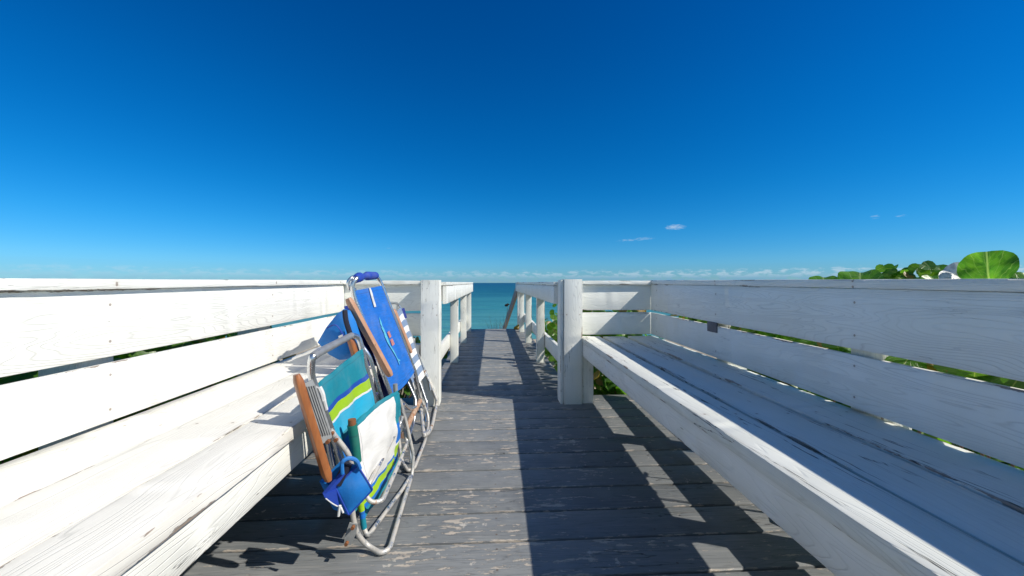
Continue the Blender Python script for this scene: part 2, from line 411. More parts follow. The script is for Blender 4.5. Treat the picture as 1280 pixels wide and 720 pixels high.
def fabric(name, stops=None, col=None, weave=260, trans=.0, special=None, slub=.10):
    M = MT(name); uvn = M.n('ShaderNodeUVMap'); sp = M.n('ShaderNodeSeparateXYZ'); M.l(uvn.outputs[0], sp.inputs[0])
    U, V = sp.outputs[0], sp.outputs[1]
    c = M.ramp(V, stops, True) if stops else col
    if special: c = special(M, U, V, c)
    hem = M.mapr(M.math('ABSOLUTE', M.math('SUBTRACT', M.math('ABSOLUTE', M.math('SUBTRACT', U, .5)), .45)), 0, .008, 1, 0)
    hem = M.math('MAXIMUM', hem, M.mapr(M.math('ABSOLUTE', M.math('SUBTRACT', M.math('ABSOLUTE', M.math('SUBTRACT', V, .5)), .462)), 0, .005, 1, 0))
    c = M.mix(M.math('MULTIPLY', hem, .4), c, (.02, .03, .07))
    wv = M.math('ADD', M.math('SINE', M.math('MULTIPLY', U, weave*6.28)), M.math('SINE', M.math('MULTIPLY', V, weave*7)))
    t_ = M.n('ShaderNodeTexCoord'); st = M.n('ShaderNodeMapping'); st.inputs['Scale'].default_value = (120, 12, 160); M.l(t_.outputs['Object'], st.inputs[0])
    sl = M.noise(st.outputs[0], 1, 3); ds = M.noise(t_.outputs['Object'], 9, 4)
    c = M.mix(M.mapr(sl, .3, .75, 0, slub*2), c, M.mix(.5, c, (.02, .02, .05)))
    c = M.mix(M.mapr(ds, .45, .8, 0, .16), c, (.45, .45, .42))
    nrm = M.bump(wv, .12, .0006); nrm = M.bump(M.noise(t_.outputs['Object'], 14, 3), .35, .006, nrm)
    M.fin(c, .78, nrm)
    M.b.inputs['Sheen Weight'].default_value = .0
    tr = M.n('ShaderNodeBsdfTranslucent'); M.val(c, tr.inputs[0]); M.l(nrm, tr.inputs['Normal'])
    mx = M.n('ShaderNodeMixShader'); mx.inputs[0].default_value = .12+trans
    M.l(M.b.outputs[0], mx.inputs[1]); M.l(tr.outputs[0], mx.inputs[2]); M.l(mx.outputs[0], M.out.inputs[0])
    return M.m
TEAL = (.004, .245, .33); NAVY = (.005, .075, .42); LIME = (.36, .60, .012); WHT = (.80, .80, .78); CYAN = (.015, .42, .66); BLUE = (.003, .17, .62)
FAB_A = fabric('striped_teal_fabric', [(0, TEAL), (.10, BLUE), (.512, TEAL), (.558, CYAN), (.684, WHT), (.70, LIME), (.775, NAVY), (.81, TEAL)])
def seatspec(M, U, V, c):
    edge = M.ramp(V, [(0, TEAL), (.12, BLUE), (.2, LIME), (.34, WHT), (.37, BLUE), (.62, TEAL)], True)
    lowb = M.ramp(V, [(0, TEAL), (.06, BLUE), (.11, LIME), (.2, BLUE), (.235, WHT), (.955, TEAL)], True)
    return M.mix(M.math('GREATER_THAN', U, .84), lowb, edge)
FAB_S = fabric('white_seat_fabric', col=WHT, special=seatspec)
FAB_B = fabric('royal_blue_mesh_fabric', col=(.003, .165, .64), slub=.30)
FAB_D = fabric('navy_backing_fabric', col=(.004, .03, .25))
FAB_C = fabric('blue_white_stripe_fabric', [(k/12, (.20, .29, .45) if k % 2 else (.78, .79, .8)) for k in range(12)])
POUCH = fabric('pouch_blue_fabric', col=(.006, .20, .62)); POUCH2 = fabric('pouch_violet_fabric', col=(.012, .06, .42))
SLEEVE = fabric('green_sleeve_fabric', col=(.005, .17, .13)); SLEEVT = fabric('teal_sleeve_fabric', col=TEAL)
GREY = simple('grey_plastic', (.27, .28, .28), .45, var=.08, nscale=60)
DARK = simple('dark_recess_shade', (.01, .012, .03), .8)  # near-black colour painting the shade inside pouch and bag openings
WPL = simple('white_cord', (.75, .75, .73), .5)
LOGO_C = simple('pale_cyan_print', (.12, .55, .75), .7, var=.2, nscale=120); LOGO_R = simple('salmon_print', (.55, .22, .20), .7); 
STEEL = simple('rusty_rivet', (.30, .12, .05), .7, .3)

# ------------------------------------------------------------------ ground, beach, sea
SEA_Z = -4.2
def sand_mat():
    M = MT('dune_sand'); t_ = M.n('ShaderNodeTexCoord'); a = M.noise(t_.outputs['Object'], 1.3, 6); b = M.noise(t_.outputs['Object'], 60, 4)
    col = M.mix(M.mapr(a, .35, .65), (.42, .36, .27), (.26, .22, .15)); col = M.mix(M.mapr(b, .6, .75), col, (.10, .09, .05))
    return M.fin(col, .9, M.bump(b, .6, .01))
def ground():
    xs = [-24000, -6000, -1500, -400, -120, -50]+[-30+2*i for i in range(31)]+[50, 120, 400, 1500, 6000, 24000]
    ys = [-24000, -4000, -600, -120, -40]+[-20+2*i for i in range(36)]+[70, 140, 500, 3000, 12000, 40000]
    def z(x, y):
        t = min(1, max(0, (y-9)/22)); b = -.62-(t*t*(3-2*t))*4.4
        if y > 31: b -= min(6, (y-31)*.05)
        if abs(x) < 35 and -25 < y < 60: b += .12*mn.noise(Vector((x*.4, y*.4, 0)))*min(1, abs(x)/2.5+.2)
        return b
    mb = MB(); vs = [(x, y, z(x, y)) for y in ys for x in xs]; n = len(xs)
    mb.add(vs, [(j*n+i, j*n+i+1, (j+1)*n+i+1, (j+1)*n+i) for j in range(len(ys)-1) for i in range(n-1)])
    return tag(mb.build('ground', sand_mat(), sharp=180), kind='structure')
ground()
def sea():
    M = MT('sea_water'); g = M.n('ShaderNodeNewGeometry'); sp = M.n('ShaderNodeSeparateXYZ'); M.l(g.outputs['Position'], sp.inputs[0])
    mp = M.n('ShaderNodeMapping'); mp.inputs['Scale'].default_value = (.22, 1, 1); M.l(g.outputs['Position'], mp.inputs[0])
    y = M.math('LOGARITHM', M.math('MAXIMUM', sp.outputs[1], 1), 10)
    nz = M.noise(mp.outputs[0], .045, 5, .6)
    yy = M.math('ADD', M.mapr(y, 1.5, 3.2), M.math('MULTIPLY', M.math('SUBTRACT', nz, .5), .45))
    col = M.ramp(yy, [(0, (.10, .30, .27)), (.25, (.04, .22, .22)), (.5, (.004, .085, .115)), (.8, (.002, .05, .085)), (1, (.002, .038, .07))])
    cv = M.n('ShaderNodeCombineXYZ'); M.l(M.math('DIVIDE', sp.outputs[0], M.math('MAXIMUM', sp.outputs[1], 1)), cv.inputs[0]); M.l(M.math('MULTIPLY', y, 9), cv.inputs[1])
    st = M.noise(cv.outputs[0], 4.5, 6, .72); col = M.mix(M.mapr(st, .40, .62, 0, .8), col, M.mix(.55, col, (.002, .045, .085)))
    w1 = M.noise(mp.outputs[0], 1.6, 5, .6); w2 = M.noise(mp.outputs[0], .25, 4, .55)
    foam = M.math('MULTIPLY', M.mapr(M.noise(mp.outputs[0], .5, 6, .7), .715, .74), M.mapr(y, 1.4, 2.3, 1, 0))
    col = M.mix(M.mapr(w1, .4, .75, 0, .35), col, M.mix(.5, col, (.10, .40, .42)))
    col = M.mix(foam, col, (.8, .85, .85))
    nrm = M.bump(w1, .7, .35); nrm = M.bump(w2, .8, 1.4, nrm)
    m = M.fin(col, .32, nrm); M.b.inputs['Specular IOR Level'].default_value = .25
    mb = MB(); xs = [-30000, -6000, -1000, -200, -50, 0, 50, 200, 1000, 6000, 30000]; ys = [18, 40, 90, 200, 600, 2500, 9000, 45000]
    mb.add([(x, y_, SEA_Z) for y_ in ys for x in xs], [(j*11+i, j*11+i+1, (j+1)*11+i+1, (j+1)*11+i) for j in range(7) for i in range(10)])
    tag(mb.build('sea', m), kind='structure')
sea()

# ------------------------------------------------------------------ deck
LI, RI = -.395, .545                       # inner faces of the walkway railings
WEND = 7.95
PITCH = .181
def deck():
    mb = MB(); y = -1.3; k = 0
    while y < 3.10:
        w_ = PITCH-.009-random.random()*.005
        board(mb, (-1.30, y+w_/2, -.019+random.uniform(-.0012, .0012)), (1.36, y+w_/2, -.019+random.uniform(-.0012, .0012)), w_, .038, r=.005, seg=.05, wob=.0018, chip=.006)
        y += PITCH
    while y < WEND-.05:
        w_ = PITCH-.009-random.random()*.005
        board(mb, (LI-.16, y+w_/2, -.019+random.uniform(-.002, .002)), (RI+.16, y+w_/2, -.019+random.uniform(-.002, .002)), w_, .038, r=.005, seg=.05, wob=.002, chip=.006)
        y += PITCH
    # joists below
    for x in (-1.2, -.6, 0, .6, 1.2): board(mb, (x, -1.3, -.115), (x, 3.05, -.115), .045, .15, seg=.5)
    for x in (LI-.1, RI+.1): board(mb, (x, 3.05, -.115), (x, y-.02, -.115), .045, .15, seg=.5)
    for yy in (-.6, 1.2, 2.9, 5, 7.4):
        for x in ((-1.2, 1.2) if yy < 3 else (LI-.1, RI+.1)): board(mb, (x, yy, -1.1), (x, yy, -.19), .1, .1, up=(0, 1, 0), seg=.5)
    tag(mb.build('boardwalk', DECK), kind='structure')
    return y
yend = deck()

# ------------------------------------------------------------------ benches with slatted backs
SZ = .52                                      # seat top
def bench(side, label):
    s = side; root = empty('bench', (s*.9, 1.0, 0))
    tag(root, label, 'bench', 'built-in benches along the deck')
    if s < 0: Xb = lambda y: -1.145; Xf = lambda y: -.600; Y0, Y1 = -1.2, 3.06
    else: Xb = lambda y: 1.153+.047*y; Xf = lambda y: .652+.018*y; Y0, Y1 = -1.2, 3.06
    topz = lambda y: .956+.0045*y
    def lin(name, mat, dx, z, w_, t_, y0=Y0, y1=Y1, base=Xb, zf=None, **k):
        mb = MB(); zz0 = zf(y0) if zf else z; zz1 = zf(y1) if zf else z
        board(mb, (base(y0)+s*dx, y0, zz0), (base(y1)+s*dx, y1, zz1), w_, t_, **k)
        return mb.build(name, mat, root)
    # backrest boards (face at Xb)
    bt = .024
    lt = .016
    lin('backrest_board', WY, lt/2, 0, lt, .176, zf=lambda y: SZ+.013+.088, y1=3.063, seg=.04)
    mb = MB(); hz = lambda y: (topz(y)-.031-.728)
    board(mb, (Xb(Y0)+s*bt/2, Y0, .728+hz(Y0)/2), (Xb(Y1)+s*bt/2, Y1, .728+hz(Y0)/2), bt, hz(Y0), seg=.04)
    for i_, v_ in enumerate(mb.v):                                   # top edge follows the rail
        if v_.z > .80: mb.v[i_] = Vector((v_.x, v_.y, v_.z+hz(v_.y)-hz(Y0)))
    mb.build('backrest_board', WY, root)
    oh = .019 if s < 0 else .004
    lin('top_rail', WY, .055-oh/2, 0, .110+oh, .030, zf=lambda y: topz(y)-.015, y1=Y1+.08, seg=.05)
    # seat planks
    def seat(f0, f1, th, name='seat_plank', mat=WYs, dz=0, y1=Y1-.005):
        mb = MB(); wn = (Xb(0)-Xf(0))*s; 
        a = Vector((Xf(Y0)+(Xb(Y0)-Xf(Y0))*(f0+f1)/2, Y0, SZ-th/2+dz)); b = Vector((Xf(y1)+(Xb(y1)-Xf(y1))*(f0+f1)/2, y1, SZ-th/2+dz))
        board(mb, a, b, wn*(f1-f0)-.004, th, seg=.035, wob=.0016, chip=.008)
        return mb.build(name, mat, root)
    if s < 0:
        seat(-.02, .27, .040, dz=.0); seat(.27, .62, .038, dz=.0015); seat(.62, 1.04, .038, dz=-.001)
    else:
        seat(-.02, .30, .040, mat=WYr); seat(.30, .64, .038, mat=WYr, dz=-.0015); seat(.64, 1.06, .038, mat=WYr, dz=.001)
    # front board below the seat
    mb = MB(); zt = SZ-.041; zb = .376
    board(mb, (Xf(Y0)+s*.026, Y0, (zt+zb)/2), (Xf(Y1)+s*.026, Y1, (zt+zb)/2), .036, zt-zb, seg=.05)
    mb.build('front_board', WY, root)
    # rear lower board on the outside, seat bearers, posts
    lin('lower_back_board', WY, bt/2+.002, .275, .036, .155, seg=.2)
    for y in (2.08, 1.22, .38, -.5):
        mb = MB(); x = Xb(y)+s*(.038+.055)
        board(mb, (x, y, -.6), (x, y, .925), .105, .11, up=(0, 1, 0), seg=.1, r=.004); mb.build('post', WZ, root)
        mb = MB(); board(mb, (Xf(y)+s*.05, y, SZ-.09), (Xb(y)+s*.03, y, SZ-.09), .04, .09, seg=.2); mb.build('seat_bearer', WX, root)
    # end panel facing the camera, in line with the corner post
    xi = s*.545 if s > 0 else -.40            # inner face of corner post
    px0, px1 = (.725, 1.312) if s > 0 else (-.540, -1.162)
    for z0, z1 in ((.520+.011, .709), (.728, .9345)):
        mb = MB(); board(mb, (px0, 3.085, (z0+z1)/2), (px1, 3.085, (z0+z1)/2), .036, z1-z0, seg=.05); mb.build('end_board', WX, root)
    mb = MB(); board(mb, (px0+s*.01, 3.09, .951), (px1+s*.02, 3.09, .951), .10, .032, seg=.05); mb.build('end_rail', WX, root)
    mb = MB(); board(mb, (px0, 3.125, .5), (px1+s*.10, 3.125, .5), .04, .03, seg=.2)
    # tall corner post made of a core and side trim
    mb = MB()
    if s > 0:
        board(mb, (.640, 3.03, .001), (.640, 3.03, .978), .145, .13, up=(0, 1, 0), r=.003, seg=.05)
        mb.build('corner_post', WZ, root)
        mb = MB(); board(mb, (.553, 3.045, .001), (.553, 3.045, .972), .024, .135, up=(0, 1, 0), seg=.05); mb.build('post_trim', WZ, root)
        mb = MB(); board(mb, (.759, 3.035, .001), (.759, 3.035, SZ-.002), .088, .10, up=(0, 1, 0), seg=.05); mb.build('leg', WZ, root)
        # hardware block on the inside of the back
        mb = MB(); q = Xb(2.10); board(mb, (q-.004, 2.06, .700), (q-.004, 2.15, .700), .012, .058, seg=.05, r=.002); mb.build('joint_block', simple('weathered_grey_block', (.16, .15, .16), .7), root)
    else:
        board(mb, (-.470, 3.045, .001), (-.470, 3.045, .972), .142, .13, up=(0, 1, 0), r=.003, seg=.05)
        mb.build('corner_post', WZ, root)
        mb = MB(); board(mb, (-.575, 3.045, .001), (-.575, 3.045, SZ-.05), .05, .09, up=(0, 1, 0), seg=.05); mb.build('leg', WZ, root)
    for y in (1.9, .3):
        mb = MB(); board(mb, (Xf(y)+s*.095, y, .001), (Xf(y)+s*.095, y, SZ-.15), .088, .088, up=(0, 1, 0), seg=.1); 
        if s > 0: mb = None
        else: mb.build('leg', WZ, root)
    return root
bench(-1, 'sunlit long white wooden bench with slatted back, the folded chairs leaning on its seat edge')
bench(1, 'shaded long white wooden bench with cracked seat, empty and facing the folded chairs')

# ------------------------------------------------------------------ walkway railings
def railing(s, label):
    xi = RI if s > 0 else LI
    root = empty('railing', (xi+s*.05, 5.5, 0)); tag(root, label, 'railing', 'railings along the walkway')
    ys = [4.56, 6.05, 7.40, WEND+.02] if s > 0 else [4.60, 6.05, 7.30]
    if s < 0: ys = [4.60, 6.10, 7.55]
    for y in ys:
        mb = MB(); board(mb, (xi+s*.047, y+.045, -.5), (xi+s*.047, y+.045, .925), .092, .092, up=(0, 1, 0), r=.004, seg=.08); mb.build('post', WZ, root)
    ye = ys[-1]+.10
    for dx, nm, z0, z1 in ((-.019, 'top_board', .778, .925), (.113, 'outer_board', .765, .925), (.113, 'mid_rail', .185, .335)):
        mb = MB(); board(mb, (xi+s*dx, 3.115, (z0+z1)/2), (xi+s*dx, ye, (z0+z1)/2), .034, z1-z0, seg=.08); mb.build(nm, WY, root)
    mb = MB(); board(mb, (xi+s*.047, 3.115, .942), (xi+s*.047, ye+.01, .946), .168, .030, seg=.06); mb.build('cap_rail', WY, root)
    return root
railing(-1, 'white wooden walkway railing left of the path, beyond the folded chairs')
railing(1, 'white wooden walkway railing right of the path with green leaves behind it')

def stairs():
    root = empty('staircase', (.08, WEND+1.5, -.3)); tag(root, 'wooden beach stairs dropping away past the walkway end, one weathered sloping handrail', 'stairs')
    y = yend+.02; z = -.02; k = 0
    dz, dy = .155, .42
    while k < 16:
        z -= dz; mb = MB(); board(mb, (LI-.05, y+dy/2, z), (RI+.05, y+dy/2, z), dy-.02, .038, seg=.1); mb.build('tread', DECK, root); y += dy; k += 1
    a = Vector((.565, WEND+.02, .88)); b = at(628, 418, 11.4)
    mb = MB(); b2 = a+(b-a)*1.5; board(mb, a, b2, .045, .19, seg=.1); mb.build('handrail', armwood('weathered_handrail_wood', (.33, .30, .27), (.24, .21, .19), .8), root)
    for x in (LI-.04, RI+.04):
        mb = MB(); board(mb, (x, yend, -.16), (x, yend+16*dy, -.16-16*dz), .04, .22, seg=.4); mb.build('stringer', DECK, root)
stairs()

# ------------------------------------------------------------------ folded beach chairs
def patch(mb, pts, th=.002, n=None):
    """small flat polygon with thickness"""
    pts = [Vector(p) for p in pts]; nn = (pts[1]-pts[0]).cross(pts[2]-pts[0]).normalized()*th/2
    k = len(pts); mb.add([p+nn for p in pts]+[p-nn for p in pts], [list(range(k)), [k+i for i in range(k)][::-1]]+[(i, k+i, k+(i+1) % k, (i+1) % k) for i in range(k)])

def chair_a():
    root = empty('beach_chair', atz(480, 660, 0)); tag(root, 'nearest folded beach chair with teal, lime and white stripes and a hanging blue pouch', 'beach chair', 'folded beach chairs leaning on the left bench')
    mb = MB(); tube(mb, [at(433, 592, 1.33), at(402, 505, 1.27), at(388, 468, 1.245), at(390, 446, 1.235), at(397, 441, 1.26), at(440, 419, 1.69), at(448, 421, 1.72), at(452, 434, 1.725), at(468, 500, 1.76), at(484, 562, 1.82)], .0115, rad=.028)
    mb.build('back_frame', ALU, root)
    mb = MB(); tube(mb, [at(391, 446, 1.237), at(397, 441.5, 1.262), at(439, 419.5, 1.68)], .0135, rad=.02, n=14); mb.build('handle', simple('grey_foam_grip', (.33, .34, .35), .42, .3, nscale=20), root)
    mb = MB(); tube(mb, [at(453, 433, 1.745), at(462, 445, 1.75), at(470, 472, 1.77), at(486, 528, 1.85)], .0085)
    tube(mb, [at(470, 492, 1.80), at(482, 524, 1.86)], .0125)
    tube(mb, [at(462, 470, 1.77), at(472, 512, 1.82)], .010)
    mb.build('side_tube', ALU, root)
    mb = MB(); cloth(mb, at(397, 480, 1.262), at(453, 436, 1.70), at(487, 592, 1.80), at(444, 640, 1.37), sag=.016, wr=.005, seed=2)
    bf = mb.build('back_fabric', FAB_A, root, sharp=60)
    mb = MB()
    def edge(u, v): 
        return Vector((.022*sin(pi*min(1, v*1.3))*(1-abs(2*u-1)*.4), 0, .016*sin(pi*u)*(1-v)))
    cloth(mb, at(441, 531, 1.40), at(497, 488, 1.83), at(497, 584, 1.86), at(456, 648, 1.42), sag=-.006, wr=.007, seed=9, edge=edge, nv=30)
    mb.build('seat_fabric', FAB_S, root, sharp=60)
    mb = MB(); tube(mb, [at(440, 531, 1.385), at(443, 548, 1.39), at(446, 577, 1.40)], .0165, n=14); mb.build('fabric_sleeve', SLEEVE, root)
    mb = MB(); tube(mb, [at(440, 524, 1.385), at(440, 531, 1.385)], .0135, n=14); mb.build('tube_end', STEEL, root)
    mb = MB(); tube(mb, [at(494, 480, 1.83), at(495, 500, 1.83), at(497, 529, 1.84)], .0105); mb.build('tube_end', GREY, root)
    mb = MB(); tube(mb, [at(495, 492, 1.83), at(497, 519, 1.84)], .0155, n=14); mb.build('fabric_sleeve', SLEEVT, root)
    mb = MB(); tube(mb, [at(451, 628, 1.40), at(455, 660, 1.41)], .010, n=14); mb.build('fabric_sleeve', fabric('banded_sleeve_fabric', [(0, LIME), (.03, BLUE), (.055, TEAL)], weave=40), root)
    # legs
    mb = MB(); tube(mb, [at(413, 538, 1.28), at(438, 570, 1.31), at(441, 600, 1.33), at(440, 640, 1.34), at(446, 668, 1.35), atz(459, 682, .022), atz(476, 692, .012), atz(487, 686, .012), atz(503, 632, .012), atz(515, 594, .012), at(517, 570, 1.92), at(508, 530, 1.91), at(500, 500, 1.88)], .0088, rad=.035)
    mb.build('leg_loop', ALW, root)
    mb = MB(); tube(mb, [at(503, 520, 1.87), at(500, 530, 1.86), at(462, 604, 1.44), at(456, 617, 1.425), at(464, 629, 1.42), at(478, 626, 1.44), at(498, 581, 1.70), at(509, 553, 1.91), at(505, 535, 1.93)], .0084, rad=.022)
    mb.build('seat_loop', ALW, root)
    mb = MB(); tube(mb, [at(452, 652, 1.46), atz(459, 671, .014), atz(503, 612, .012), atz(513, 596, .014)], .0085, rad=.02); mb.build('cross_bar', ALW, root)
    mb = MB(); tube(mb, [at(408, 545, 1.30), at(418, 590, 1.34), at(433, 622, 1.36)], .010); mb.build('side_tube', ALU, root)
    # wooden arms
    a, b = at(370.5, 468, 1.17), at(410.5, 601, 1.19); mb = MB(); board(mb, a, b, .024, .034, up=(0, -.3, 1), r=.007, seg=.02, wob=.0008, chip=.002)
    mb.build('armrest', ARM1, root)
    mb = MB(); board(mb, at(437, 421, 1.80), at(470, 530, 1.84), .024, .034, up=(0, -.3, 1), r=.007, seg=.02); mb.build('armrest', ARM1, root)
    # ribbed plastic arm bracket
    A, B, Cc, D = at(374, 479, 1.185), at(391, 477, 1.225), at(415, 550, 1.245), at(400, 553, 1.20)
    mb = MB(); nn = (B-A).cross(D-A).normalized(); nn = nn if nn.y < 0 else -nn
    sd_ = (B-A).normalized()
    board(mb, (A+B)/2, (D+Cc)/2, .052, .010, up=nn, r=.004, seg=.03, wob=0, chip=0)
    for k in range(5):
        f = .14+.18*k; p = A.lerp(B, f).lerp(D.lerp(Cc, f), .07)+nn*.007; q = A.lerp(B, f).lerp(D.lerp(Cc, f), .90)+nn*.007
        board(mb, p, q, .0045, .006, up=nn, r=.0015, seg=.05, wob=0, chip=0)
    mb.build('arm_bracket', GREY, root)
    mb = MB(); tube(mb, [at(389, 478, 1.235), at(394, 490, 1.24), at(412, 545, 1.26)], .005); mb.build('bracket_edge', simple('black_edge', (.02, .02, .02), .5), root)
    mb = MB()
    pl = at(417, 540, 1.235)
    for px, py, Y in ((416, 541, 1.262), (411, 551, 1.20), (421, 549, 1.285), (442, 658, 1.325), (434, 678, 1.32)):
        mb = MB(); p = at(px, py, Y); tube(mb, [p, p+Vector((0, -.012, 0))], .006, n=10); mb.build('rivet', STEEL, root)
    # flat foot bracket
    mb = MB(); patch(mb, [at(437, 653, 1.335), at(447, 655, 1.335), at(445, 667, 1.335), at(439, 681, 1.33), at(430, 680, 1.33), at(432, 668, 1.33)], .006); mb.build('foot_bracket', GREY, root)
    # toggles on the near edge
    mb = MB(); tube(mb, [at(399, 484, 1.25), at(403, 492, 1.25), at(405, 503, 1.255)], .008, n=8, rad=.01); tube(mb, [at(405, 500, 1.25), at(408, 512, 1.26)], .006, n=8)
    mb.build('strap_buckle', WPL, root)
    # hanging pouch: open fabric box with a flap
    q = [at(419, 609, 1.235), at(447, 582, 1.255), at(466, 612, 1.265), at(436, 644, 1.245)]
    back = Vector((-.055, .015, .012)); mb = MB(); vs = []; uv = []; n = 10
    for L_ in (0, 1):
        for j in range(n+1):
            for i in range(n+1):
                u, v = i/n, j/n; p = (q[0]*(1-u)+q[1]*u)*(1-v)+(q[3]*(1-u)+q[2]*u)*v
                bulge = Vector((.5, -1, .1)).normalized()*.012*sin(pi*u)*sin(pi*v)
                p = p+(bulge if L_ == 0 else back-bulge)+Vector((0, 0, .002*mn.noise(Vector((u*6, v*6, L_)))))
                vs.append(p); uv.append((u, v))
    K = (n+1)**2; M_ = n+1; fs = []
    for j in range(n):
        for i in range(n):
            a_ = j*M_+i; fs.append((a_, a_+1, a_+M_+1, a_+M_)); fs.append((K+a_, K+a_+M_, K+a_+M_+1, K+a_+1))
    for i in range(n): fs += [(n*M_+i, n*M_+i+1, K+n*M_+i+1, K+n*M_+i), (i*M_, (i+1)*M_, K+(i+1)*M_, K+i*M_), (i*M_+n, K+i*M_+n, K+(i+1)*M_+n, (i+1)*M_+n)]
    mb.add(vs, fs, uv); pc = mb.build('pouch', POUCH, root, sharp=60)
    mb = MB(); tube(mb, [q[0], q[1], q[2], q[3], q[0]], .0028, n=6, rad=.006); mb.build('pouch_piping', POUCH2, pc)
    mb = MB(); tube(mb, [q[0].lerp(q[1], .25)+back*.2+Vector((0, 0, -.01)), q[0].lerp(q[1], .75)+back*.2+Vector((-.004, 0, .020))], .015, n=14); 
    r0 = at(430, 578, 1.23); mb2 = MB(); ring = [at(428, 592, 1.22), at(427, 577, 1.215), at(436, 572, 1.225), at(446, 575, 1.24), at(450, 586, 1.25)]
    tube(mb2, ring, .0065, n=8, rad=.02); mb2.build('pouch_rim', POUCH, pc)
    mb.build('pouch_mouth_shade', DARK, pc)  # solid dark tube standing for the shade in the pouch mouth
    mb = MB(); patch(mb, [at(404, 618, 1.215), at(428, 590, 1.225), at(432, 592, 1.25), at(420, 610, 1.24), at(422, 632, 1.235)], .01); patch(mb, [at(404, 618, 1.21), at(420, 612, 1.23), at(424, 634, 1.235), at(407, 624, 1.215)], .008); mb.build('pouch_flap', POUCH2, pc)
    mb = MB(); tube(mb, [at(407, 623, 1.205), at(416, 630, 1.21), at(424, 634, 1.215)], .0018, n=6); tube(mb, [at(425, 632, 1.21), at(423, 645, 1.21)], .0045, n=8); tube(mb, [at(426, 634, 1.21), at(429, 641, 1.21)], .003, n=8); mb.build('pouch_cord', WPL, pc)
    return root
chair_a()

